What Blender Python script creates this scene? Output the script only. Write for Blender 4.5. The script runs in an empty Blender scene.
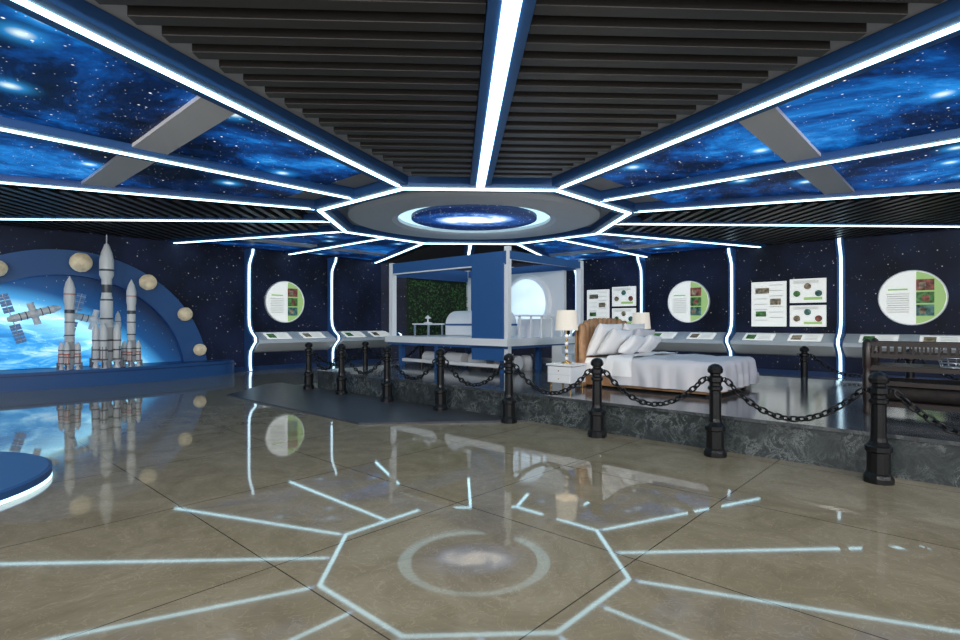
import bpy, math, random
from mathutils import Matrix, Vector, noise
random.seed(7)
sc = bpy.context.scene
sc.view_settings.view_transform = 'Standard'
sc.view_settings.look = 'None'
sc.view_settings.exposure = 0.0

# ------------------------------------------------------------ materials
def mat(name, col, rough=0.5, metal=0.0, emis=None, es=0.0, coat=0.0, var=0.0, vscale=4.0, bump=0.0):
    m = bpy.data.materials.new(name); m.use_nodes = True
    nt = m.node_tree; b = nt.nodes['Principled BSDF']
    b.inputs['Base Color'].default_value = (*col, 1)
    b.inputs['Roughness'].default_value = rough
    b.inputs['Metallic'].default_value = metal
    b.inputs['Coat Weight'].default_value = coat
    if emis:
        b.inputs['Emission Color'].default_value = (*emis, 1)
        b.inputs['Emission Strength'].default_value = es
    if var > 0 or bump > 0:
        g = nt.nodes.new('ShaderNodeNewGeometry')
        n = nt.nodes.new('ShaderNodeTexNoise'); n.inputs['Scale'].default_value = vscale
        n.inputs['Detail'].default_value = 6
        nt.links.new(g.outputs['Position'], n.inputs['Vector'])
        if var > 0:
            r = nt.nodes.new('ShaderNodeValToRGB')
            r.color_ramp.elements[0].position = .3; r.color_ramp.elements[1].position = .7
            r.color_ramp.elements[0].color = (*[c*(1-var) for c in col], 1)
            r.color_ramp.elements[1].color = (*[min(1, c*(1+var)) for c in col], 1)
            nt.links.new(n.outputs['Fac'], r.inputs['Fac'])
            nt.links.new(r.outputs['Color'], b.inputs['Base Color'])
        if bump > 0:
            bp = nt.nodes.new('ShaderNodeBump'); bp.inputs['Strength'].default_value = bump
            bp.inputs['Distance'].default_value = .02
            nt.links.new(n.outputs['Fac'], bp.inputs['Height'])
            nt.links.new(bp.outputs['Normal'], b.inputs['Normal'])
    return m

def N(nt, t, **kw):
    n = nt.nodes.new(t)
    for k, v in kw.items(): setattr(n, k, v)
    return n
def math_(nt, op, a, b=None, clamp=False):
    n = nt.nodes.new('ShaderNodeMath'); n.operation = op; n.use_clamp = clamp
    for i, x in enumerate((a, b)):
        if x is None: continue
        if hasattr(x, 'links'): nt.links.new(x, n.inputs[i])
        else: n.inputs[i].default_value = x
    return n.outputs[0]
def ramp(nt, fac, stops):
    r = nt.nodes.new('ShaderNodeValToRGB'); cr = r.color_ramp
    while len(cr.elements) < len(stops): cr.elements.new(.5)
    for e, (p, c) in zip(cr.elements, stops):
        e.position = p; e.color = (*c, 1)
    nt.links.new(fac, r.inputs['Fac']); return r.outputs['Color']
def addc(nt, a, b):
    n = nt.nodes.new('ShaderNodeMix'); n.data_type = 'RGBA'; n.blend_type = 'ADD'
    n.inputs['Factor'].default_value = 1
    nt.links.new(a, n.inputs['A']); nt.links.new(b, n.inputs['B']); return n.outputs['Result']
def mixc(nt, f, a, b):
    n = nt.nodes.new('ShaderNodeMix'); n.data_type = 'RGBA'
    nt.links.new(f, n.inputs['Factor']); nt.links.new(a, n.inputs['A']); nt.links.new(b, n.inputs['B'])
    return n.outputs['Result']
def stars(nt, vec, scale, th, bright):
    v = N(nt, 'ShaderNodeTexVoronoi'); v.inputs['Scale'].default_value = scale
    nt.links.new(vec, v.inputs['Vector'])
    f = math_(nt, 'DIVIDE', math_(nt, 'SUBTRACT', th, v.outputs['Distance']), th, True)
    f = math_(nt, 'MULTIPLY', f, bright)
    c = N(nt, 'ShaderNodeCombineColor')
    nt.links.new(f, c.inputs[0]); nt.links.new(f, c.inputs[1]); nt.links.new(f, c.inputs[2])
    return c.outputs[0]

def starry_wall():
    m = bpy.data.materials.new('starry_wall'); m.use_nodes = True; nt = m.node_tree
    b = nt.nodes['Principled BSDF']; g = N(nt, 'ShaderNodeNewGeometry')
    n = N(nt, 'ShaderNodeTexNoise'); n.inputs['Scale'].default_value = .8; n.inputs['Detail'].default_value = 5
    nt.links.new(g.outputs['Position'], n.inputs['Vector'])
    c = ramp(nt, n.outputs['Fac'], [(.35, (.003, .004, .009)), (.75, (.008, .013, .036))])
    s = addc(nt, stars(nt, g.outputs['Position'], 5, .10, 1.1), stars(nt, g.outputs['Position'], 10, .10, .7))
    nt.links.new(c, b.inputs['Base Color']); nt.links.new(addc(nt, c, s), b.inputs['Emission Color'])
    b.inputs['Emission Strength'].default_value = .6; b.inputs['Roughness'].default_value = .45
    b.inputs['Specular IOR Level'].default_value = .2
    return m
def galaxy():
    m = bpy.data.materials.new('galaxy_print'); m.use_nodes = True; nt = m.node_tree
    b = nt.nodes['Principled BSDF']; g = N(nt, 'ShaderNodeNewGeometry')
    n = N(nt, 'ShaderNodeTexNoise'); n.inputs['Scale'].default_value = .42; n.inputs['Detail'].default_value = 12
    n.inputs['Roughness'].default_value = .7; n.inputs['Distortion'].default_value = .4
    nt.links.new(g.outputs['Position'], n.inputs['Vector'])
    c = ramp(nt, n.outputs['Fac'], [(.38, (.0, .002, .009)), (.47, (.001, .013, .065)), (.54, (.002, .06, .27)), (.61, (.008, .19, .62)), (.68, (.08, .45, .95)), (.78, (.6, .9, 1))])
    s = addc(nt, stars(nt, g.outputs['Position'], 4.5, .085, 2.2), stars(nt, g.outputs['Position'], 13, .12, 1.0))
    # a few large blue-white stars with a halo, printed on the panel
    v = N(nt, 'ShaderNodeTexVoronoi'); v.inputs['Scale'].default_value = .55; v.voronoi_dimensions = '2D'
    nt.links.new(g.outputs['Position'], v.inputs['Vector'])
    h = math_(nt, 'POWER', math_(nt, 'SUBTRACT', 1.0, math_(nt, 'DIVIDE', v.outputs['Distance'], .22), True), 3.0)
    halo = ramp(nt, h, [(.0, (0, 0, 0)), (.35, (.02, .22, .5)), (.8, (.8, 1, 1))])
    t = addc(nt, addc(nt, c, s), halo)
    b.inputs['Base Color'].default_value = (.004, .008, .02, 1); b.inputs['Roughness'].default_value = .5
    b.inputs['Specular IOR Level'].default_value = .15
    nt.links.new(t, b.inputs['Emission Color']); b.inputs['Emission Strength'].default_value = 1.0
    return m
def spiral():
    m = bpy.data.materials.new('spiral_galaxy'); m.use_nodes = True; nt = m.node_tree
    b = nt.nodes['Principled BSDF']; tc = N(nt, 'ShaderNodeTexCoord')
    mp = N(nt, 'ShaderNodeMapping'); mp.inputs['Rotation'].default_value = (0, 0, .5); mp.inputs['Scale'].default_value = (.85, 1.25, 1)
    nt.links.new(tc.outputs['Object'], mp.inputs['Vector'])
    sp = N(nt, 'ShaderNodeSeparateXYZ'); nt.links.new(mp.outputs[0], sp.inputs[0])
    x, y = sp.outputs[0], sp.outputs[1]
    r = math_(nt, 'SQRT', math_(nt, 'ADD', math_(nt, 'MULTIPLY', x, x), math_(nt, 'MULTIPLY', y, y)))
    a = math_(nt, 'ARCTAN2', y, x)
    n = N(nt, 'ShaderNodeTexNoise'); n.inputs['Scale'].default_value = 3.2; n.inputs['Detail'].default_value = 10
    n.inputs['Distortion'].default_value = .6; n.inputs['Roughness'].default_value = .72
    nt.links.new(tc.outputs['Object'], n.inputs['Vector'])
    arm = math_(nt, 'SINE', math_(nt, 'ADD', math_(nt, 'ADD', math_(nt, 'MULTIPLY', a, 2), math_(nt, 'MULTIPLY', r, 9)), math_(nt, 'MULTIPLY', n.outputs['Fac'], 3.5)))
    core = math_(nt, 'SUBTRACT', 1.0, math_(nt, 'DIVIDE', r, 1.4), True)
    v = math_(nt, 'MULTIPLY', math_(nt, 'ADD', math_(nt, 'MULTIPLY', arm, .16), math_(nt, 'MULTIPLY', n.outputs['Fac'], 1.1)), math_(nt, 'MULTIPLY', core, 1.45))
    v = math_(nt, 'ADD', v, math_(nt, 'MULTIPLY', math_(nt, 'POWER', core, 3.0), .6))
    c = ramp(nt, v, [(.08, (.001, .006, .035)), (.32, (.005, .04, .17)), (.58, (.16, .28, .52)), (.95, (.95, .93, .95))])
    t = addc(nt, c, stars(nt, tc.outputs['Object'], 12, .14, 1.2))
    nt.links.new(t, b.inputs['Emission Color']); b.inputs['Emission Strength'].default_value = 2.2
    b.inputs['Base Color'].default_value = (.004, .008, .02, 1)
    return m
def earth():
    m = bpy.data.materials.new('earth_mural'); m.use_nodes = True; nt = m.node_tree
    b = nt.nodes['Principled BSDF']; tc = N(nt, 'ShaderNodeTexCoord')
    sp = N(nt, 'ShaderNodeSeparateXYZ'); nt.links.new(tc.outputs['Object'], sp.inputs[0])
    x = math_(nt, 'ADD', sp.outputs[0], 1.9); z = math_(nt, 'ADD', sp.outputs[2], 2.75)
    r = math_(nt, 'SQRT', math_(nt, 'ADD', math_(nt, 'MULTIPLY', x, x), math_(nt, 'MULTIPLY', z, z)))
    r = math_(nt, 'DIVIDE', r, 8.0)
    mp = N(nt, 'ShaderNodeMapping'); mp.inputs['Scale'].default_value = (.6, 1, 2.2); mp.inputs['Rotation'].default_value = (0, .45, 0)
    nt.links.new(tc.outputs['Object'], mp.inputs['Vector'])
    n = N(nt, 'ShaderNodeTexNoise'); n.inputs['Scale'].default_value = 1.5; n.inputs['Detail'].default_value = 11
    n.inputs['Distortion'].default_value = .5; n.inputs['Roughness'].default_value = .62
    nt.links.new(mp.outputs[0], n.inputs['Vector'])
    cl = ramp(nt, n.outputs['Fac'], [(.36, (.006, .10, .34)), (.50, (.03, .30, .68)), (.58, (.25, .62, .9)), (.70, (.85, .96, 1))])
    glow = ramp(nt, r, [(.0, (0, 0, 0)), (.52, (.01, .08, .2)), (.605, (.45, .9, 1)), (.63, (.06, .36, .75)), (.67, (.005, .06, .2)), (.76, (.002, .008, .03))])
    msk = math_(nt, 'LESS_THAN', r, .605)
    blk = N(nt, 'ShaderNodeRGB'); blk.outputs[0].default_value = (0, 0, 0, 1)
    c = addc(nt, mixc(nt, msk, blk.outputs[0], cl), glow)
    c = addc(nt, c, stars(nt, tc.outputs['Object'], 8, .10, .7))
    nt.links.new(c, b.inputs['Emission Color']); b.inputs['Emission Strength'].default_value = 1.1
    b.inputs['Base Color'].default_value = (.01, .02, .04, 1)
    return m
def floor_mat():
    m = bpy.data.materials.new('polished_marble_floor'); m.use_nodes = True; nt = m.node_tree
    b = nt.nodes['Principled BSDF']; g = N(nt, 'ShaderNodeNewGeometry')
    n = N(nt, 'ShaderNodeTexNoise'); n.inputs['Scale'].default_value = 1.3; n.inputs['Detail'].default_value = 10
    n.inputs['Roughness'].default_value = .65; n.inputs['Distortion'].default_value = 1.6
    nt.links.new(g.outputs['Position'], n.inputs['Vector'])
    k = .74
    c = ramp(nt, n.outputs['Fac'], [(.3, (.31*k, .255*k, .165*k)), (.5, (.41*k, .345*k, .235*k)), (.62, (.47*k, .40*k, .28*k)), (.72, (.36*k, .30*k, .20*k))])
    n2 = N(nt, 'ShaderNodeTexNoise'); n2.inputs['Scale'].default_value = 5; n2.inputs['Detail'].default_value = 8
    n2.inputs['Distortion'].default_value = 2.5
    nt.links.new(g.outputs['Position'], n2.inputs['Vector'])
    d = math_(nt, 'ABSOLUTE', math_(nt, 'SUBTRACT', n2.outputs['Fac'], .5))
    vein = ramp(nt, d, [(.0, (.08, .07, .05)), (.02, (0, 0, 0))])
    c = addc(nt, c, vein)
    mp = N(nt, 'ShaderNodeMapping'); mp.inputs['Rotation'].default_value = (0, 0, math.radians(42.6))
    nt.links.new(g.outputs['Position'], mp.inputs['Vector'])
    br = N(nt, 'ShaderNodeTexBrick'); br.offset = 0; br.squash = 1
    br.inputs['Color1'].default_value = (0, 0, 0, 1); br.inputs['Color2'].default_value = (0, 0, 0, 1); br.inputs['Mortar'].default_value = (1, 1, 1, 1)
    br.inputs['Scale'].default_value = 1; br.inputs['Mortar Size'].default_value = .0045; br.inputs['Mortar Smooth'].default_value = 0
    br.inputs['Brick Width'].default_value = 1.7; br.inputs['Row Height'].default_value = 1.7
    nt.links.new(mp.outputs[0], br.inputs['Vector'])
    gr = N(nt, 'ShaderNodeRGB'); gr.outputs[0].default_value = (.06, .05, .035, 1)
    c = mixc(nt, br.outputs['Fac'], c, gr.outputs[0])
    nt.links.new(c, b.inputs['Base Color']); b.inputs['Roughness'].default_value = .035
    b.inputs['IOR'].default_value = 1.48
    return m
def granite(name, a, bcol, sc_=3.0, rough=.2):
    m = bpy.data.materials.new(name); m.use_nodes = True; nt = m.node_tree
    b = nt.nodes['Principled BSDF']; g = N(nt, 'ShaderNodeNewGeometry')
    n = N(nt, 'ShaderNodeTexNoise'); n.inputs['Scale'].default_value = sc_; n.inputs['Detail'].default_value = 12
    n.inputs['Roughness'].default_value = .8; n.inputs['Distortion'].default_value = .6
    nt.links.new(g.outputs['Position'], n.inputs['Vector'])
    d = math_(nt, 'ABSOLUTE', math_(nt, 'SUBTRACT', n.outputs['Fac'], .5))
    n3 = N(nt, 'ShaderNodeTexNoise'); n3.inputs['Scale'].default_value = sc_*.6; n3.inputs['Detail'].default_value = 3
    nt.links.new(g.outputs['Position'], n3.inputs['Vector'])
    d = math_(nt, 'ADD', d, math_(nt, 'MULTIPLY', math_(nt, 'SUBTRACT', .54, n3.outputs['Fac'], True), .12))
    c = ramp(nt, d, [(.0, bcol), (.008, tuple((x*1.4+y*.6)/2 for x, y in zip(a, bcol))), (.028, a), (.2, tuple(x*.55 for x in a))])
    nt.links.new(c, b.inputs['Base Color']); b.inputs['Roughness'].default_value = rough
    return m

M_star = starry_wall(); M_gal = galaxy(); M_spi = spiral(); M_earth = earth(); M_floor = floor_mat()
M_granf = granite('granite_face', (.045, .055, .058), (.30, .33, .33), 4.5)
M_grant = granite('granite_top', (.070, .078, .085), (.18, .19, .20), 1.6, .12)
M_mat = granite('slate_mat', (.050, .050, .060), (.08, .08, .10), 3, .35)
M_led = mat('led_white', (.8, .9, 1), emis=(.50, .86, 1.0), es=5.0)
M_rled = mat('rib_led', (.8, .9, 1), emis=(.62, .90, 1.0), es=1.9)
M_ring = mat('cove_led', (.8, .9, 1), emis=(.55, .9, 1.0), es=1.1)
M_blue = mat('blue_lacquer', (.03, .11, .31), .4)
M_dblue = mat('deep_blue_lacquer', (.018, .055, .17), .4)
M_ceil = mat('grey_ceiling', (.40, .40, .41), .7)
M_lgrey = mat('pale_grey_panel', (.80, .80, .82), .6)
M_black = mat('black_backing', (.012, .012, .012), .8)
M_slat = mat('black_slat', (.050, .045, .042), .4)
M_white = mat('white_paint', (.86, .87, .89), .4)
M_wgrey = mat('light_grey_plastic', (.76, .78, .81), .4)
M_iron = mat('cast_iron', (.012, .012, .013), .3, .4, bump=.15, vscale=25)
M_wood = mat('headboard_wood', (.36, .19, .09), .45, var=.3, vscale=8)
M_dwood = mat('dark_mahogany', (.016, .008, .006), .38, var=.4, vscale=6)
M_log = mat('log_bark', (.014, .010, .009), .8, var=.5, vscale=12, bump=.5)
M_cloth = mat('white_linen', (.88, .87, .87), .9, bump=.1, vscale=6)
M_duv = mat('grey_duvet', (.64, .63, .66), .9, bump=.1, vscale=5)
M_shade = mat('lamp_shade', (.6, .56, .5), .8, emis=(1, .9, .75), es=.35)
M_brass = mat('brass', (.6, .38, .14), .25, 1)
M_steel = mat('steel', (.5, .52, .55), .3, .9)
M_rwhite = mat('rocket_white', (.86, .86, .86), .35)
M_rgrey = mat('rocket_grey', (.10, .11, .13), .4, .3)
M_red = mat('orange_red', (.60, .12, .05), .4)
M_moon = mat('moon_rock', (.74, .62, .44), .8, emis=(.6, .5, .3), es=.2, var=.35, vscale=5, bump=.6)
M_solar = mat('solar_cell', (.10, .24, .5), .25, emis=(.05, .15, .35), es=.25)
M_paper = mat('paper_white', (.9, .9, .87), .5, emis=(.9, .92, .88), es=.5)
M_text = mat('text_grey', (.38, .4, .38), .6)
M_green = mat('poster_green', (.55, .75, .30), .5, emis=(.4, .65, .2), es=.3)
M_photo = [mat('photo_'+n_, c, .5, var=.8, vscale=9) for n_, c in (('red', (.45, .14, .10)), ('green', (.14, .35, .10)), ('pink', (.5, .38, .25)), ('blue', (.15, .35, .30)))]
M_leaf = mat('green_leaf', (.03, .10, .02), .6, var=.7, vscale=14)
M_soil = mat('planter_dark', (.01, .02, .008), .9)
M_port = mat('porthole_earth', (.7, .8, .9), .4, emis=(.62, .82, 1), es=.75, var=.3, vscale=2)

# ------------------------------------------------------------ mesh builder
class B:
    def __init__(s, name): s.name = name; s.v = []; s.f = []; s.mi = []; s.sm = []; s.mats = []
    def add(s, vs, fs, m, smooth=False, M=None):
        o = len(s.v)
        if m not in s.mats: s.mats.append(m)
        k = s.mats.index(m)
        for v in vs:
            v = Vector(v)
            if M is not None: v = M @ v
            s.v.append(tuple(v))
        for f in fs:
            s.f.append([i+o for i in f]); s.mi.append(k); s.sm.append(smooth)
        return s
    def prism(s, poly, z0, z1, m, M=None):
        n = len(poly)
        if n < 3: return s
        vs = [(x, y, z0) for x, y in poly]+[(x, y, z1) for x, y in poly]
        fs = [list(range(n))[::-1], list(range(n, 2*n))]+[[i, (i+1) % n, n+(i+1) % n, n+i] for i in range(n)]
        return s.add(vs, fs, m, M=M)
    def box(s, c, d, m, rz=0, M=None, rot=None):
        T = Matrix.Translation(c) @ (rot if rot is not None else Matrix.Rotation(rz, 4, 'Z'))
        if M is not None: T = M @ T
        x, y, z = d[0]/2, d[1]/2, d[2]/2
        vs = [(-x, -y, -z), (x, -y, -z), (x, y, -z), (-x, y, -z), (-x, -y, z), (x, -y, z), (x, y, z), (-x, y, z)]
        fs = [[3, 2, 1, 0], [4, 5, 6, 7], [0, 1, 5, 4], [1, 2, 6, 5], [2, 3, 7, 6], [3, 0, 4, 7]]
        return s.add(vs, fs, m, M=T)
    def lathe(s, prof, c, m, seg=24, smooth=True, M=None):
        vs = []; fs = []
        for r, z in prof:
            for i in range(seg):
                a = 2*math.pi*i/seg; vs.append((c[0]+r*math.cos(a), c[1]+r*math.sin(a), c[2]+z))
        for j in range(len(prof)-1):
            for i in range(seg):
                k = (i+1) % seg
                fs.append([j*seg+i, j*seg+k, (j+1)*seg+k, (j+1)*seg+i])
        return s.add(vs, fs, m, smooth, M)
    def cyl(s, p0, p1, r, m, seg=16, r2=None, M=None):
        p0, p1 = Vector(p0), Vector(p1); d = p1-p0; L = d.length
        q = d.to_track_quat('Z', 'Y').to_matrix().to_4x4(); T = Matrix.Translation(p0) @ q
        if M is not None: T = M @ T
        r2 = r if r2 is None else r2
        s.lathe([(r, 0), (r2, L)], (0, 0, 0), m, seg, True, T)
        s.lathe([(0.0001, 0), (r, 0)], (0, 0, 0), m, seg, False, T)
        s.lathe([(r2, L), (0.0001, L)], (0, 0, 0), m, seg, False, T)
        return s
    def ball(s, c, r, m, sc3=(1, 1, 1), seg=20, M=None):
        prof = [(max(1e-4, math.sin(math.pi*j/12)), -math.cos(math.pi*j/12)) for j in range(13)]
        T = Matrix.Translation(c) @ Matrix.Diagonal((r*sc3[0], r*sc3[1], r*sc3[2], 1))
        if M is not None: T = M @ T
        return s.lathe(prof, (0, 0, 0), m, seg, True, T)
    def tube(s, pts, r, m, seg=8, closed=False, M=None):
        n = len(pts); vs = []; fs = []; P = [Vector(p) for p in pts]
        for i, p in enumerate(P):
            a = P[(i-1) % n] if (closed or i > 0) else P[i]
            b = P[(i+1) % n] if (closed or i < n-1) else P[i]
            q = (b-a).to_track_quat('Z', 'Y')
            for k in range(seg):
                an = 2*math.pi*k/seg
                vs.append(p+q @ Vector((r*math.cos(an), r*math.sin(an), 0)))
        for i in range(n if closed else n-1):
            j = (i+1) % n
            for k in range(seg):
                l = (k+1) % seg; fs.append([i*seg+k, i*seg+l, j*seg+l, j*seg+k])
        return s.add(vs, fs, m, True, M)
    def extrude_xz(s, prof, y0, y1, m, M=None):   # profile in (x,z)
        n = len(prof)
        vs = [(x, y0, z) for x, z in prof]+[(x, y1, z) for x, z in prof]
        fs = [list(range(n)), list(range(n, 2*n))[::-1]]+[[i, n+i, n+(i+1) % n, (i+1) % n] for i in range(n)]
        return s.add(vs, fs, m, M=M)
    def build(s, loc=(0, 0, 0), rz=0, bevel=0):
        me = bpy.data.meshes.new(s.name); me.from_pydata(s.v, [], s.f)
        for m in s.mats: me.materials.append(m)
        for p, k, sm in zip(me.polygons, s.mi, s.sm): p.material_index = k; p.use_smooth = sm
        me.update()
        import bmesh
        bm = bmesh.new(); bm.from_mesh(me)
        bmesh.ops.recalc_face_normals(bm, faces=bm.faces); bm.to_mesh(me); bm.free()
        o = bpy.data.objects.new(s.name, me); sc.collection.objects.link(o)
        o.location = loc; o.rotation_euler = (0, 0, rz)
        if bevel:
            md = o.modifiers.new('bev', 'BEVEL'); md.width = bevel; md.segments = 2; md.limit_method = 'ANGLE'
        return o

# ------------------------------------------------------------ room frame
YAW = math.radians(2.43); ca, sa = math.cos(YAW), math.sin(YAW); CX, CY = -.14, 13.0
def R(p, q): return (CX+p*ca-q*sa, CY+p*sa+q*ca)
room = [(-14, -16), (14, -16), (14, -1.0), (3.9, 9.1), (-3.49, 9.1), (-14, -1.41)]   # CCW in (p,q)
def clip(poly, conv=room):
    out = poly
    for i in range(len(conv)):
        ax, ay = conv[i]; bx, by = conv[(i+1) % len(conv)]
        def side(p): return (bx-ax)*(p[1]-ay)-(by-ay)*(p[0]-ax)
        inp = out; out = []
        for j in range(len(inp)):
            c, d = inp[j], inp[(j+1) % len(inp)]; sc_, sd = side(c), side(d)
            if sc_ >= 0: out.append(c)
            if (sc_ >= 0) != (sd >= 0):
                t = sc_/(sc_-sd); out.append((c[0]+t*(d[0]-c[0]), c[1]+t*(d[1]-c[1])))
        if len(out) < 3: return []
    return out
def W(poly): return [R(*p) for p in poly]
def polar(phi, r, h):   # r along direction, h lateral
    return (r*math.cos(phi)-h*math.sin(phi), r*math.sin(phi)+h*math.cos(phi))
def strip(phi, r0, r1, h0a, h0b, h1a, h1b):
    return clip([polar(phi, r0, h0a), polar(phi, r1, h1a), polar(phi, r1, h1b), polar(phi, r0, h0b)])

B('floor').prism(W(room), -.2, 0, M_floor).build()
B('ceiling').prism(W(room), 4.16, 4.36, M_ceil).build()
wn = ['wall_rear', 'wall_right', 'wall_back_right', 'wall_back', 'wall_back_left', 'wall_left']
for i in range(6):
    if i == 0: continue      # rear wall left out so world light enters as fill
    a, b = room[i], room[(i+1) % 6]
    dx, dy = b[0]-a[0], b[1]-a[1]; L = math.hypot(dx, dy); nx, ny = dy/L*.2, -dx/L*.2
    B(wn[i]).prism(W([a, b, (b[0]+nx, b[1]+ny), (a[0]+nx, a[1]+ny)]), -.2, 4.36, M_star).build()
    ix, iy = -nx/.2*.04, -ny/.2*.04
    B('baseboard_'+wn[i][5:]).prism(W([a, b, (b[0]+ix, b[1]+iy), (a[0]+ix, a[1]+iy)]), 0.0, .14, M_dblue).build()

T22 = math.tan(math.radians(22.5)); AP = 3.33
# radial LED beams
for k in range(16):
    phi = math.radians(-90+22.5*k); r0 = AP/math.cos(math.radians(22.5)) if k % 2 else AP
    b = B('ceiling_led_beam'); lw = .072 if k == 0 else .042
    b.prism(W(strip(phi, r0+.1, 30, -.18, .18, -.18, .18)), 4.0, 4.155, M_blue)
    b.prism(W(strip(phi, r0+.1, 30, -lw, lw, -lw, lw)), 3.985, 3.999, M_led)
    b.build()
# octagon ring
def octring(b, a0, a1, z0, z1, m):
    for j in range(8):
        phi = math.radians(-90+45*j)
        b.prism(W([polar(phi, a0, -a0*T22), polar(phi, a1, -a1*T22), polar(phi, a1, a1*T22), polar(phi, a0, a0*T22)]), z0, z1, m)
b = B('ceiling_octagon_frame')
octring(b, 3.12, 3.52, 3.985, 4.155, M_blue); octring(b, 3.285, 3.375, 3.965, 3.984, M_led); b.build()
b = B('ceiling_galaxy_medallion')
b.lathe([(2.95, .15), (2.95, .05), (2.75, .01), (1.95, .01), (1.82, .05), (1.82, .15)], (0, 0, 0), M_lgrey, 64, False)
b.lathe([(1.82, .13), (1.5, .13)], (0, 0, 0), M_ring, 64, False)
b.lathe([(1.5, .13), (1.5, .06), (.0001, .06)], (0, 0, 0), M_spi, 64, False)
o = b.build((CX, CY, 4.005), YAW)
# wedges
for j in range(8):
    phi = math.radians(-90+45*j)
    if j % 2 == 0:
        b = B('ceiling_louver_panel')
        b.prism(W(strip(phi, 3.9, 25, -(3.9*T22-.5), 3.9*T22-.5, -(25*T22-.5), 25*T22-.5)), 4.13, 4.155, M_black)
        r = 4.0
        while r < 17:
            hl = r*T22-.5
            for s0, s1 in ((-hl, -.19), (.19, hl)):
                p = clip([polar(phi, r, s0), polar(phi, r+.13, s0), polar(phi, r+.13, s1), polar(phi, r, s1)])
                if p: b.prism(W(p), 4.02, 4.128, M_slat)
            r += .28
        b.build()
    else:
        for r0, r1 in ((4.15, 6.75), (7.2, 11.2), (11.7, 24)):
            b = B('ceiling_galaxy_panel')
            for sg in (-1, 1):
                hs = sorted((sg*.2, sg*(r0*T22-.22))); he = sorted((sg*.2, sg*(r1*T22-.22)))
                p = strip(phi, r0, r1, hs[0], hs[1], he[0], he[1])
                if p: b.prism(W(p), 4.10, 4.15, M_gal)
            if b.v: b.build()
        b = B('ceiling_cross_rail')
        for r0, r1 in ((6.75, 7.2), (11.2, 11.7)):
            for sg in (-1, 1):
                hs = sorted((sg*.19, sg*(r0*T22-.19))); he = sorted((sg*.19, sg*(r1*T22-.19)))
                p = strip(phi, r0, r1, hs[0], hs[1], he[0], he[1])
                if p: b.prism(W(p), 4.05, 4.155, M_lgrey)
        b.build()

# ------------------------------------------------------------ wall fittings
AL = math.radians(47.43); AR = math.radians(-42.57)
def onwall(side, s, off):   # off = distance from wall into the room
    if side == 'R': x0, y0, a = 10.5, 15.7, AR
    else: x0, y0, a = -7.7, 17.9, AL
    return (x0+math.cos(a)*s+math.sin(a)*off, y0+math.sin(a)*s-math.cos(a)*off, 0), a
ribp = [(.42, 4.0), (.38, 3.85), (.24, 3.68), (.14, 3.5), (.12, 3.2), (.12, 1.75), (.16, 1.5), (.30, 1.3), (.58, 1.12), (.60, .98), (.40, .82), (.24, .66), (.20, .5), (.20, .2), (.26, .02)]
def rib(side, s):
    loc, a = onwall(side, s, 0)
    b = B('led_wall_rib')
    n = len(ribp)
    for w, add, m in ((.10, 0, M_blue), (.038, .02, M_rled)):
        vs = []; fs = []
        for o_, z in ribp:
            vs += [(-w, -(o_+add), z), (w, -(o_+add), z), (-w, -.01, z), (w, -.01, z)]
        for i in range(n-1):
            q = i*4; r_ = q+4
            fs += [[q, q+1, r_+1, r_], [q+1, q+3, r_+3, r_+1], [q+3, q+2, r_+2, r_+3], [q+2, q, r_, r_+2]]
        fs += [[0, 1, 3, 2], [4*n-4, 4*n-3, 4*n-1, 4*n-2]]
        b.add(vs, fs, m)
    b.build(loc, a)
def console(side, s0, s1):
    loc, a = onwall(side, (s0+s1)/2, 0); L = (s1-s0)-.22
    b = B('wall_console')
    pr = [(-.02, 1.28), (-.60, 1.02), (-.62, .92), (-.40, .78), (-.15, .64), (-.02, .6)]
    n = len(pr)
    vs = [(-L/2, y, z) for y, z in pr]+[(L/2, y, z) for y, z in pr]
    b.add(vs, [list(range(n)), list(range(n, 2*n))[::-1]]+[[i, n+i, n+(i+1) % n, (i+1) % n] for i in range(n)], M_wgrey)
    # display sheets lying on the sloped top
    k = math.atan2(.26, .58); rot = Matrix.Rotation(k, 4, 'X')
    for i in range(2):
        x = (i-.5)*L/2.2
        b.box((x, -.31, 1.155), (.86, .46, .012), M_paper, rot=rot)
        b.box((x-.22, -.33, 1.155), (.26, .3, .02), M_photo[(1, 2, 3)[i]], rot=rot)
        for t in range(4):
            b.box((x+.16, -.31-.13+.08*t, 1.155-.058+.036*t), (.34, .018, .016), M_text, rot=rot)
    b.build(loc, a)
def round_panel(side, s, z, r):
    loc, a = onwall(side, s, 0); b = B('round_info_panel')
    Mx = Matrix.Translation((0, -.04, z)) @ Matrix.Rotation(math.pi/2, 4, 'X')
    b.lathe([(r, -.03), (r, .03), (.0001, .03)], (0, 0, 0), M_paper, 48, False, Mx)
    b.lathe([(r, -.03), (r+.025, -.03), (r+.025, .04), (r, .04)], (0, 0, 0), M_wgrey, 48, False, Mx)
    top = [(x_*r, math.sqrt(max(0, .9604-x_*x_))*r) for x_ in [.12+.0858*i for i in range(11)]]
    poly = top+[(x_, -z_) for x_, z_ in reversed(top)]
    b.add([(x_, -.074, z+z_) for x_, z_ in poly], [list(range(len(poly)))], M_green)
    for i in range(3):
        b.box((r*.38, -.080, z+r*.47-i*r*.47), (r*.52, .012, r*.41), M_photo[(0, 1, 3)[i]])
        b.box((r*(.30+.1*(i % 2)), -.088, z+r*.45-i*r*.47), (r*.2, .006, r*.22), M_photo[(2, 0, 2)[i]])
    b.box((-r*.42, -.075, z+r*.32), (r*.6, .01, r*.07), M_green)
    for i in range(9):
        b.box((-r*.42, -.075, z+r*.15-i*r*.085), (r*(.7-.03*(i % 3)), .01, r*.02), M_text)
    b.build(loc, a)
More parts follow.
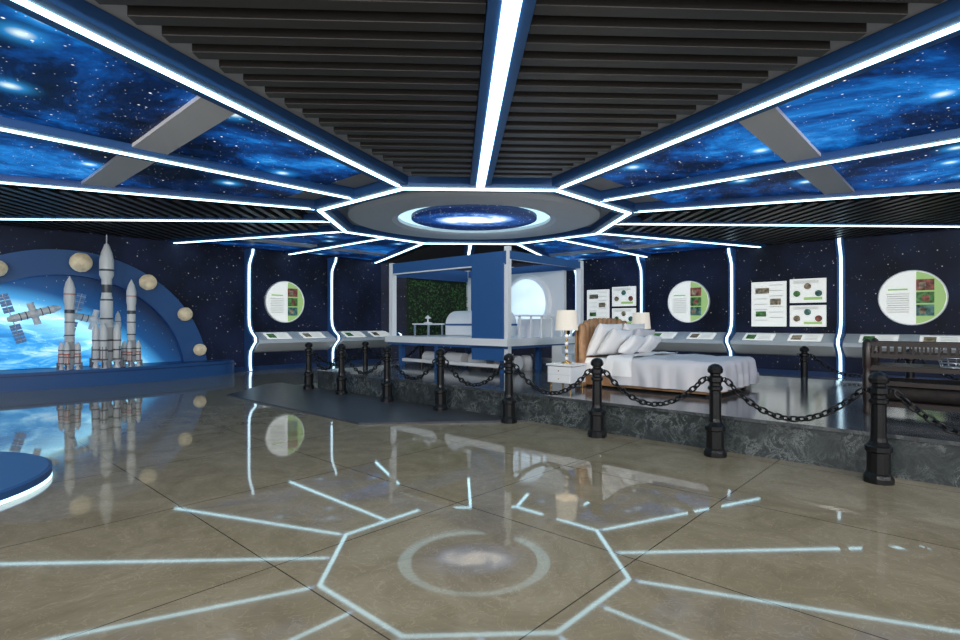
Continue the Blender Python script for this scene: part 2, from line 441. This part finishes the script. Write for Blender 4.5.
def rect_panel(side, s0, s1, z0, z1, kind):
    loc, a = onwall(side, (s0+s1)/2, 0); w = s1-s0; h = z1-z0; zc = (z0+z1)/2
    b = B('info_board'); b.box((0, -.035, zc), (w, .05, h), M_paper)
    if kind == 0:
        b.box((-w*.18, -.065, zc+h*.3), (w*.4, .012, h*.12), M_photo[2]); b.box((w*.2, -.065, zc+h*.05), (w*.3, .012, h*.14), M_photo[2])
        b.box((-w*.22, -.065, zc-h*.22), (w*.3, .012, h*.12), M_photo[1])
        for i in range(14):
            x = -.22 if i % 2 else .22
            b.box((x*w, -.064, zc+h*(.42-.06*i)), (w*.38, .01, h*.010), M_text)
    else:
        for i in range(3):
            b.lathe([(w*.10, -.005), (w*.10, .005), (.0001, .005)], (0, 0, 0), M_photo[(i+kind) % 4], 20, False,
                    Matrix.Translation((w*(-.3+.3*i), -.066, zc+h*(.18 if i % 2 else -.12))) @ Matrix.Rotation(math.pi/2, 4, 'X'))
        for i in range(4):
            b.box((-w*.05, -.064, zc+h*(.42-.035*i)), (w*.7, .01, h*.012), M_text)
        b.box((w*.15, -.066, zc-h*.33), (w*.5, .012, h*.12), M_green)
    b.build(loc, a)
for s in (-9.15+.25, -6.14, -3.0, 0, 3.1): rib('R', s)
for s in (0, 3.1, 6.0): rib('L', s)
for s in ((-8.9, -6.14), (-6.14, -3.0), (-3.0, 0), (0, 3.1)): console('R', *s)
for s in ((0, 3.1), (3.1, 6.0)): console('L', *s)
round_panel('R', 1.6, 2.27, .72); round_panel('R', -4.45, 2.32, .70); round_panel('L', 1.3, 2.32, .70)
rect_panel('R', -2.42, -1.43, 1.48, 2.88, 0); rect_panel('R', -1.33, -.38, 2.2, 2.92, 1); rect_panel('R', -1.33, -.38, 1.48, 2.12, 2)
rect_panel('R', -8.46, -7.5, 1.55, 2.88, 0); rect_panel('R', -7.36, -6.4, 2.22, 2.95, 2); rect_panel('R', -7.36, -6.4, 1.5, 2.14, 1)

# ------------------------------------------------------------ rocket exhibit (left)
loc, a = onwall('L', -4.86, 0)
b = B('earth_mural_arch'); n = 48; Ro, Ri = 3.5, 2.85
def arc(r, y): return [(r*math.cos(math.pi*i/n), y, max(.43, r*math.sin(math.pi*i/n))) for i in range(n+1)]
A0, A1, A2, A3 = arc(Ro, -.02), arc(Ro, -.3), arc(Ri, -.3), arc(Ri, -.02)
vs = A0+A1+A2+A3; m_ = n+1; fs = []
for k in range(3):
    for i in range(n): fs.append([k*m_+i, k*m_+i+1, (k+1)*m_+i+1, (k+1)*m_+i])
b.add(vs, fs, M_blue)
b.add(arc(Ri, -.05), [list(range(n+1))], M_earth)
b.build(loc, a)
# plinth
b = B('rocket_plinth')
fr = [(4.3, -.02)]+[(4.3*math.cos(t), -.25-1.15*math.sin(t)) for t in [math.pi*i/32 for i in range(33)]]+[(-4.3, -.02)]
b.prism(fr[::-1], 0, .42, M_blue)
fr2 = [(x*1.006, y*1.012 if y < -.1 else y) for x, y in fr]
b.prism(fr2[::-1], .33, .36, M_dblue)
b.build(loc, a)
# moons mounted on the arch
for lx, z, r in ((.24, 3.17, .25), (1.8, 2.74, .22), (2.78, 1.85, .2), (3.2, .78, .18), (-1.4, 2.9, .2), (-2.6, 2.0, .22)):
    l2, _ = onwall('L', -4.86+lx, .31+r)
    b = B('model_moon'); b.ball((0, 0, 0), r, M_moon, seg=28)
    for i in range(26):
        d = Vector((random.gauss(0, 1), random.gauss(0, 1), random.gauss(0, 1))).normalized()
        q = d.to_track_quat('Z', 'Y').to_matrix().to_4x4(); cr = r*random.uniform(.06, .16)
        b.lathe([(cr*.75, 0), (cr, r*.03), (cr*1.25, -.0)], (0, 0, r*.985), M_moon, 12, True, q)
    b.build((l2[0], l2[1], z), a)
# rockets
def rocket(lx, off, h, r, nb, kind):
    l, _ = onwall('L', -4.86+lx, off); b = B('model_rocket'); s = h
    b.lathe([(r*.5, 0), (r*.75, -0.0), (r*.45, .05*s), (r*1.0, .06*s), (r, .30*s), (r*1.02, .30*s), (r*1.02, .315*s), (r, .315*s), (r, .5*s)], (0, 0, 0), M_rwhite, 28)
    for z in (.12, .2, .36, .5): b.lathe([(r*1.0, z*s), (r*1.03, z*s), (r*1.03, (z+.012)*s), (r, (z+.012)*s)], (0, 0, 0), M_rgrey, 28, False)
    if kind == 0:
        b.lathe([(r, .5*s), (r*.8, .54*s), (r*.8, .66*s), (r*1.12, .69*s), (r*1.12, .8*s), (r*.85, .86*s), (r*.35, .92*s), (r*.1, .93*s), (r*.1, .985*s), (.001, s)], (0, 0, 0), M_rwhite, 28)
        b.lathe([(r*.82, .56*s), (r*.82, .62*s)], (0, 0, 0), M_rgrey, 28); b.lathe([(r*1.13, .72*s), (r*1.13, .735*s)], (0, 0, 0), M_rgrey, 28)
    else:
        b.lathe([(r, .5*s), (r, .7*s), (r*1.15, .73*s), (r*1.15, .86*s), (r*.8, .93*s), (r*.2, .985*s), (.001, s)], (0, 0, 0), M_rwhite, 28)
        b.lathe([(r*1.01, .6*s), (r*1.01, .64*s)], (0, 0, 0), M_rgrey, 28); b.lathe([(r*1.16, .8*s), (r*1.16, .81*s)], (0, 0, 0), M_red, 28)
    for i in range(nb):
        an = 2*math.pi*(i+.5)/nb; rb = r*.62; x, y = (r+rb*1.02)*math.cos(an), (r+rb*1.02)*math.sin(an)
        hb = .34*s if kind == 0 else .30*s
        b.lathe([(rb*.85, 0), (rb*.5, .04*s), (rb, .05*s), (rb, hb*.8), (rb*.75, hb*.9), (.001, hb)], (x, y, 0), M_rwhite, 18)
        for z in (.06, .13, .2): b.lathe([(rb*1.03, z*s), (rb*1.03, (z+.01)*s)], (x, y, 0), M_rgrey, 18)
        if kind: b.lathe([(rb*1.02, .16*s), (rb*1.02, .172*s)], (x, y, 0), M_red, 18)
        for q in range(3):
            aq = an+(q-1)*.8
            b.box((x+rb*1.02*math.cos(aq), y+rb*1.02*math.sin(aq), .11*s), (.012, .012, .1*s), M_red if kind else M_rgrey, rz=aq)
        b.box((x*1.35, y*1.35, .04*s), (rb*1.3, .02, .07*s), M_rgrey, rz=an)
    b.build((l[0], l[1], .421), a+.3)
rocket(.70, 1.02, 3.5, .145, 4, 0)
rocket(-.08, 1.0, 2.35, .105, 4, 1)
rocket(1.28, .95, 2.35, .10, 4, 1)
rocket(1.05, .62, 1.5, .065, 2, 1)
# satellites / space stations
def station(lx, z, sc_, tilt):
    l, _ = onwall('L', -4.86+lx, .50); b = B('space_station_model')
    T = Matrix.Rotation(tilt, 4, 'Y') @ Matrix.Scale(sc_, 4)
    b.cyl((-.8, 0, 0), (.5, 0, 0), .15, M_white, M=T); b.cyl((.5, 0, 0), (.75, 0, 0), .15, M_wgrey, r2=.07, M=T)
    b.cyl((-1.0, 0, 0), (-.8, 0, 0), .08, M_wgrey, r2=.15, M=T); b.ball((-.15, 0, 0), .21, M_white, M=T)
    b.cyl((-.15, -.0, -.45), (-.15, 0, .45), .12, M_white, M=T)
    for x in (-.6, -.4, .1, .35): b.lathe([(.155, -.015), (.165, -.015), (.165, .015), (.155, .015)], (0, 0, 0), M_rgrey, 16, False, T @ Matrix.Translation((x, 0, 0)) @ Matrix.Rotation(math.pi/2, 4, 'Y'))
    for x in (-.85,):
        b.cyl((x, 0, -1.0), (x, 0, 1.0), .018, M_steel, M=T)
        for sg in (-1, 1):
            for k in range(3):
                b.box((x, 0, sg*(.36+.26*k)), (.34, .015, .23), M_solar, M=T)
                b.box((x, -.009, sg*(.36+.26*k)), (.012, .012, .23), M_white, M=T)
                b.box((x, -.009, sg*(.36+.26*k)), (.34, .012, .01), M_white, M=T)
    b.cyl((-.15, .0, 0), (-.15, .44/sc_, 0), .03, M_steel, M=T)
    b.build((l[0], l[1], z), a)
station(-.62, 1.85, .62, -.30); station(.62, 1.65, .6, .25)
# small round stage near left
b = B('round_display_stage')
b.lathe([(.0001, .13), (1.40, .13), (1.43, .115), (1.43, .05), (1.36, .045), (1.36, 0)], (0, 0, 0), M_blue, 72, False)
b.lathe([(1.385, .04), (1.43, .04), (1.43, .012), (1.385, .012)], (0, 0, 0), M_rled, 72, False)
b.build((-5.6, 4.78, 0))

# ------------------------------------------------------------ stage platform (local: x=-t, y=o)
GX, GY = 4.0, 5.43
def G(t, o, z=0):
    c, s = math.cos(AR), math.sin(AR); return (GX-t*c-o*s, GY-t*s+o*c, z)
PZ = .45
b = B('granite_platform')
poly = [(-11.05, .3), (6.2, .3), (6.2, 6.0), (-11.05, 6.0)]
b.prism(poly, 0, PZ-.04, M_granf)
b.prism([(-11.09, .26), (6.24, .26), (6.24, 6.04), (-11.09, 6.04)], PZ-.04, PZ, M_grant)
b.build((GX, GY, 0), AR)
b = B('slate_floor_mat')
b.prism([(-11.3, -1.75), (-6.4, -1.75), (-4.6, .22), (-12.7, .22), (-12.7, -.2)][::1], 0, .03, M_mat)
b.build((GX, GY, 0), AR)
# bollards
postprof = [(.0001, 0), (.13, 0), (.13, .05), (.115, .08), (.10, .1), (.10, .30), (.118, .315), (.118, .36), (.10, .375), (.075, .41), (.068, .45), (.066, .78), (.085, .80), (.085, .83), (.068, .845), (.068, .875), (.09, .895), (.09, .945), (.06, .965), (.06, .985), (.085, 1.0), (.09, 1.04), (.075, 1.075), (.04, 1.10), (.0001, 1.11)]
def post(t, o):
    z0 = .03 if (t > 5.2 and o < .2) else 0
    b = B('chain_bollard'); b.lathe(postprof, (0, 0, 0), M_iron, 12, False)
    for s in (-1, 1):
        b.tube([(s*(.09+.02+.025*math.cos(q)), 0, .92+.025*math.sin(q)) for q in [2*math.pi*i/10 for i in range(10)]], .008, M_iron, 6, True)
    p = G(t, o, z0); b.build(p, AR)
def chain(p0, p1, sag=.38, z=.92):
    b = B('bollard_chain'); p0 = Vector((p0[0], p0[1], z)); p1 = Vector((p1[0], p1[1], z)); d = p1-p0; L = d.length; u = d/L
    p0 = p0+u*.13; p1 = p1-u*.13
    pts = [p0.lerp(p1, i/60)-Vector((0, 0, sag*(1-(2*i/60-1)**2))) for i in range(61)]
    ln = [0]
    for i in range(60): ln.append(ln[-1]+(pts[i+1]-pts[i]).length)
    cnt = max(4, int(ln[-1]/.078)); st = ln[-1]/cnt
    for k in range(cnt):
        s = (k+.5)*st; i = max(j for j in range(60) if ln[j] <= s); f = (s-ln[i])/(ln[i+1]-ln[i])
        c = pts[i].lerp(pts[i+1], f); tg = (pts[i+1]-pts[i]).normalized()
        sd = tg.cross(Vector((0, 0, 1))).normalized(); up = sd.cross(tg)
        v = (sd+up).normalized() if k % 2 else (sd-up).normalized()
        loop = [c+tg*(.055*math.cos(q))+v*(.033*math.sin(q)) for q in [2*math.pi*i_/10 for i_ in range(10)]]
        b.tube(loop, .0115, M_iron, 6, True)
    b.build()
ts = [0, 1.59, 3.2, 4.8, 6.4, 7.95, 9.57, 10.95]
for t in ts: post(t, 0)
post(-1.62, 0); post(11.35, 1.9); post(11.35, 3.9)
chain(G(-1.62, 0), G(0, 0))
for i in range(len(ts)-1): chain(G(ts[i], 0), G(ts[i+1], 0))
chain(G(10.95, 0), G(11.35, 1.9)); chain(G(11.35, 1.9), G(11.35, 3.9))
for t in (1.95, .2, -1.6): post(t, 6.3)
chain(G(1.95, 6.3), G(.2, 6.3)); chain(G(.2, 6.3), G(-1.6, 6.3))

# ------------------------------------------------------------ bed
def pillow(b, c, s, rot, m):
    vs = []; fs = []; nu, nv = 24, 16
    for j in range(nv+1):
        v = -1+2*j/nv
        for side in (1, -1):
            for i in range(nu+1):
                u = -1+2*i/nu
                e = max(0, (1-abs(u)**3.2))*max(0, (1-abs(v)**3.2))
                pin = 1-.07*(1-u*u)*abs(v)**6
                pinx = 1-.07*(1-v*v)*abs(u)**6
                z = side*s[2]*e**.42+noise.noise(Vector((u*2+c[0]*9, v*2+c[1]*7, side)))*.02*e
                vs.append((u*s[0]*pinx, v*s[1]*pin, z))
    row = 2*(nu+1)
    for j in range(nv):
        for k in range(2):
            for i in range(nu):
                q = j*row+k*(nu+1)+i; fs.append([q, q+1, q+row+1, q+row])
    b.add(vs, fs, m, True, Matrix.Translation(c) @ rot)
def drape(b, x0, x1, hw, top, drop, m, foot=True, seed=0, thick=0):
    nx, ny = 60, 60; R_ = .09; vs = []; fs = []
    Lx = x1-x0+(drop if foot else 0); Wy = 2*(hw+drop)
    def fold(e):      # returns outward, down
        arc_ = R_*math.pi/2
        if e <= 0: return e, 0
        if e < arc_: return R_*math.sin(e/R_), R_*(1-math.cos(e/R_))
        return R_, R_+e-arc_
    for i in range(nx+1):
        x = x0+Lx*i/nx
        for j in range(ny+1):
            y = -Wy/2+Wy*j/ny
            ex = x-(x1-R_) if foot else -1; ey = abs(y)-(hw-R_)
            ox, dx = fold(ex) if ex > 0 else (ex, 0); oy, dy = fold(ey) if ey > 0 else (ey, 0)
            X = (x1-R_+ox) if foot and ex > 0 else x
            Y = math.copysign(hw-R_+oy, y) if ey > 0 else y
            dn = max(dx, dy) if (dx > 0 and dy > 0) else dx+dy
            w = noise.noise(Vector((x*2.5+seed, y*2.5, 0)))*.022+noise.noise(Vector((x*7+seed, y*7, 3)))*.008
            if dn > .05:
                ff = min(1, dn/.3)*.03*math.sin((x if dy > dx else y)*17+2*noise.noise(Vector((x*2, y*2, 5))))
                if dy > 0: Y += math.copysign(ff+.02*min(1, dn/.3), y)
                if dx > 0: X += ff+.02*min(1, dn/.3)
                w *= .3
            vs.append((X, Y, top-dn+w))
    for i in range(nx):
        for j in range(ny):
            q = i*(ny+1)+j; fs.append([q, q+1, q+ny+2, q+ny+1])
    b.add(vs, fs, m, True)
bed = (2.43, 10.46, PZ)
b = B('double_bed')
b.box((1.2, 0, .17), (2.3, 1.72, .26), M_wood); b.box((1.2, 0, .38), (2.3, 1.74, .22), M_cloth)
for x in (.12, 2.25):
    for y in (-.78, .78): b.box((x, y, .02), (.09, .09, .04), M_dwood)
drape(b, .62, 2.42, .93, .55, .42, M_duv, True, 1)
drape(b, .08, .78, .90, .515, .25, M_cloth, False, 4)
drape(b, .55, 1.02, .945, .575, .30, M_cloth, False, 9)
# headboard: curved outline, vertical channels
for i in range(11):
    y = -.98+1.96*(i+.5)/11; hh = 1.24-.16*abs(y)**3.5
    b.lathe([(.09, .02), (.09, hh-.07), (.075, hh-.02), (.04, hh), (.0001, hh)], (0, 0, 0), M_wood, 14, True, Matrix.Translation((-.03+.10*y*y*.8, y, 0)) @ Matrix.Diagonal((.7, 1, 1, 1)))
b.box((-.08, 0, .55), (.05, 1.85, 1.05), M_wood)
def prot(deg, tw=0): return Matrix.Rotation(math.radians(deg), 4, 'Y') @ Matrix.Rotation(math.pi/2+tw, 4, 'Z')
for y in (-.46, .46): pillow(b, (.24, y, .84), (.42, .33, .11), prot(-64), M_cloth)
for y in (-.50, .42): pillow(b, (.48, y, .80), (.38, .28, .10), prot(-54, .05), M_duv if y > 0 else M_cloth)
for y in (-.28, .36): pillow(b, (.70, y, .745), (.29, .22, .09), prot(-46, .12), M_cloth)
b.build(bed, AR)
def nightstand(x, y):
    b = B('nightstand')
    b.box((0, 0, .42), (.52, .50, .03), M_white); b.box((0, 0, .25), (.48, .46, .28), M_wgrey)
    for z in (.18, .32): b.box((0, -.235, z), (.43, .012, .12), M_white); b.ball((0, -.25, z), .012, M_brass, seg=10)
    for i in (-.2, .2):
        for j in (-.19, .19): b.cyl((i, j, 0), (i, j, .12), .015, M_brass, 10, r2=.022)
    b.build((x, y, PZ), AR)
def lamp(x, y, z):
    b = B('table_lamp')
    b.lathe([(.0001, 0), (.09, 0), (.09, .02), (.03, .035), (.015, .05)], (0, 0, 0), M_brass, 24)
    for i in range(7): b.ball((0, 0, .085+.065*i), .034 if i % 2 == 0 else .026, M_brass if i % 2 else M_white, seg=14)
    b.cyl((0, 0, .5), (0, 0, .64), .008, M_brass, 8)
    b.lathe([(.20, .58), (.17, .93)], (0, 0, 0), M_shade, 32); b.lathe([(.195, .58), (.165, .93)], (0, 0, 0), M_shade, 32)
    b.ball((0, 0, .70), .04, M_shade, seg=12)
    o = b.build((x, y, z), 0)
    ld = bpy.data.lights.new('lamp_bulb', 'POINT'); ld.energy = 5; ld.color = (1, .9, .75); ld.shadow_soft_size = .05
    lo = bpy.data.objects.new('lamp_bulb', ld); lo.location = (0, 0, .82); lo.parent = o; sc.collection.objects.link(lo)
nightstand(1.52, 9.50); lamp(1.52, 9.50, PZ+.435)
nightstand(3.46, 11.62); lamp(3.46, 11.62, PZ+.435)

# ------------------------------------------------------------ dark wooden bench with logs
b = B('slatted_wooden_bench')
L, D, Hh = 1.9, .8, .62
for x in (-L/2+.06, L/2-.06):
    for y in (-D/2+.05, D/2-.05):
        b.lathe([(.04, 0), (.05, .05), (.035, .1), (.05, .2), (.05, .5), (.035, .55), (.05, .6), (.05, .9), (.03, .93), (.0001, .95)], (x, y, 0), M_dwood, 12)
for y in (-D/2+.05, D/2-.05):
    for z in (.14, .40, .58, .74, .88): b.box((0, y, z), (L-.1, .045, .05), M_dwood)
    for i in range(22): b.box((-L/2+.12+i*(L-.24)/21, y, .81), (.022, .022, .12), M_dwood)
for x in (-L/2+.06, L/2-.06):
    for z in (.14, .40, .58, .74, .88): b.box((x, 0, z), (.045, D-.1, .05), M_dwood)
for i in range(14): b.box((0, -D/2+.08+i*(D-.16)/13, .6), (L-.1, .035, .03), M_dwood)
for i in range(14): b.box((0, -D/2+.08+i*(D-.16)/13, .165), (L-.1, .035, .02), M_dwood)
for y, z, r in ((-.22, .285, .105), (.02, .285, .105), (.25, .28, .10)):
    b.cyl((-L/2+.15, y, z), (L/2-.15, y, z), r, M_log, 20); 
b.build((5.76, 6.46, PZ), AR)
b = B('wire_basket')
for z, r in ((.01, .10), (.06, .115), (.12, .13)):
    b.tube([(r*math.cos(q), r*math.sin(q), z) for q in [2*math.pi*i/20 for i in range(20)]], .006, M_steel, 6, True)
for i in range(10):
    q = 2*math.pi*i/10; b.cyl((.10*math.cos(q), .10*math.sin(q), .01), (.13*math.cos(q), .13*math.sin(q), .12), .004, M_steel, 6)
b.tube([(.13*math.cos(q), 0, .12+.12*math.sin(q)) for q in [math.pi*i/12 for i in range(13)]], .006, M_steel, 6)
b.box((0, 0, .008), (.14, .14, .01), M_steel)
b.build((5.5, 6.3, PZ+.618), AR)

# ------------------------------------------------------------ space-life pavilion
b = B('space_life_pavilion')
x0, x1, y0, y1 = -10.9, -6.87, 2.47, 5.4; zd0, zd1, zt = 1.08, 1.24, 3.18
xc, yc = (x0+x1)/2, (y0+y1)/2
def bx(xa, xb, ya, yb, za, zb, m): b.box(((xa+xb)/2, (ya+yb)/2, (za+zb)/2), (xb-xa, yb-ya, zb-za), m)
bx(x0-.15, x1+.1, y0-.15, y1+.1, zd0, zd1, M_white)
bx(x0-.1, x1+.05, y0-.1, y1+.05, zd0-.06, zd0, M_blue)
for px in (x0+.2, xc-.4, x1-.25):
    for py in (y0+.15, yc, y1-.2): bx(px-.06, px+.06, py-.06, py+.06, PZ, zd0-.05, M_blue)
for py in (y0+.15, y1-.2): bx(x0+.2, x1-.2, py-.04, py+.04, PZ+.12, PZ+.2, M_white)
for i in range(4):
    cx_ = x0+.75+i*.85
    b.cyl((cx_, y0+.55, PZ+.22), (cx_+.6, y0+.55, PZ+.22), .17, M_wgrey, 20)
    b.lathe([(.0001, 0), (.16, 0), (.16, .3), (.1, .36), (.0001, .36)], (cx_+.3, y0+1.2, PZ), M_white, 18)
w = .07
for px, py in ((x0, y0), (x1, y1), (x0, y1), (xc-.3, y1)):
    bx(px-w, px+w, py-w, py+w, zd1, zt+.02, M_white)
bx(x1-w*.8, x1+w*.8, y0-w*.8, y0+w*.8, PZ, zt+.10, M_white)
bx(x0, x1, y0-.06, y0+.06, 2.88, zt, M_blue); bx(x1-.06, x1+.06, y0, y1, 3.0, zt, M_blue)
bx(x0, x1, y1-.06, y1+.06, 2.98, zt, M_blue); bx(x0-.06, x0+.06, y0, y1, 2.84, zt, M_blue)
bx(x0+.05, x1-.05, y0-.068, y0-.06, 2.88, 2.91, M_white)
bx(x1-1.0, x1-.06, y0-.1, y0+.10, PZ+.3, zt-.02, M_blue)
# porthole wall
bx(-9.35, -7.3, y1-.1, y1+.02, zd1, 2.98, M_wgrey)
Mx = Matrix.Translation((-8.5, y1-.13, 2.12)) @ Matrix.Rotation(math.pi/2, 4, 'X')
b.lathe([(.70*math.cos(t), .35*math.sin(t)) for t in [math.pi/2*i/10*.999 for i in range(11)]], (0, 0, 0), M_port, 40, True, Mx)
b.lathe([(.68, -.03), (.68, .07), (.80, .07), (.82, -.03)], (0, 0, 0), M_white, 40, True, Mx)
# green wall on the left side
bx(x0-.03, x0+.03, y0+.5, y1-.1, zd1, 2.84, M_soil)
for i in range(900):
    yy = random.uniform(y0+.5, y1-.1); zz = random.uniform(zd1+.05, 2.78); s = random.uniform(.04, .08)
    T = Matrix.Translation((x0+.06, yy, zz)) @ Matrix.Rotation(random.uniform(0, 6.28), 4, 'X') @ Matrix.Rotation(random.uniform(-.8, .8), 4, 'Z')
    b.add([(0, -s*.3, 0), (.02, 0, s), (0, s*.3, 0), (-.0, 0, -s*.4)], [[0, 1, 2, 3]], M_leaf, M=T)
# sleeping pod and desk
T = Matrix.Translation((-9.0, 3.9, zd1+.3)) @ Matrix.Rotation(math.pi/2, 4, 'Z')
b.extrude_xz([(.42, -.28), (.42, 0)]+[(.42*math.cos(t), .38*math.sin(t)) for t in [math.pi*i/14 for i in range(1, 14)]]+[(-.42, 0), (-.42, -.28)], -.9, .9, M_white, M=T)
b.extrude_xz([(.43, -.02), (.43, .03), (-.43, .03), (-.43, -.02)], -.91, .91, M_blue, M=T)
bx(-10.6, -9.95, 2.9, 3.5, zd1+.3, zd1+.34, M_wgrey)
for px in (-10.55, -10.0):
    for py in (2.95, 3.45): bx(px-.02, px+.02, py-.02, py+.02, zd1, zd1+.3, M_steel)
b.lathe([(.0001, 0), (.12, 0), (.12, .02), (.02, .04), (.02, .12), (.1, .14), (.0001, .22)], (-10.3, 3.2, zd1+.34), M_white, 18)
bx(-7.9, -7.2, 4.1, 4.7, zd1, zd1+.45, M_white)
for i in range(3): bx(x1+.1, x1+.1+.28*(3-i), 4.0, 5.0, PZ+.2*i, PZ+.2*(i+1), M_white)
bx(x1-.05, x1+.05, y0+.3, y1-.3, zd1+.5, zd1+.54, M_white)
for i in range(6): bx(x1-.02, x1+.02, y0+.4+i*.42, y0+.44+i*.42, zd1, zd1+.5, M_white)
b.build((GX, GY, 0), AR)

# ------------------------------------------------------------ made-up fill spotlights behind the camera
def fill_spot(x, y, tgt, energy, size=110):
    b = B('added_fill_spot')  # invented fixture, added to brighten floor and exhibits
    p = Vector((x, y, 3.86)); d = (Vector(tgt)-p).normalized()
    q = d.to_track_quat('-Z', 'Y')
    b.cyl((0, 0, 0), (0, 0, .13), .015, M_iron, 8); b.box((0, 0, .135), (.12, .12, .02), M_iron)
    b.cyl(-d*.10, d*.10, .06, M_iron, 20)
    b.build(p)
    ld = bpy.data.lights.new('spot', 'SPOT'); ld.energy = energy; ld.spot_size = math.radians(size); ld.spot_blend = 1
    ld.shadow_soft_size = .10; ld.color = (1, .97, .93)
    lo = bpy.data.objects.new('fill_spot_lamp', ld); lo.location = p+d*.22; lo.rotation_euler = q.to_euler(); sc.collection.objects.link(lo)
for x in (-9, -5, -1.5, 1.5, 5, 9): fill_spot(x, -1.2, (x*.9, 11, .6), 620, 115)

# ------------------------------------------------------------ world, camera
w = bpy.data.worlds.new('World'); sc.world = w; w.use_nodes = True
w.node_tree.nodes['Background'].inputs[0].default_value = (.92, .95, 1.0, 1)
w.node_tree.nodes['Background'].inputs[1].default_value = 1.5
cd = bpy.data.cameras.new('camera'); cam = bpy.data.objects.new('camera', cd); sc.collection.objects.link(cam)
cam.location = (0, 0, 1.6); cam.rotation_euler = (math.pi/2, 0, 0)
cd.sensor_width = 36; cd.lens = 36*541/960; cd.shift_y = 2.6/960; cd.clip_start = .05; cd.clip_end = 200
sc.camera = cam
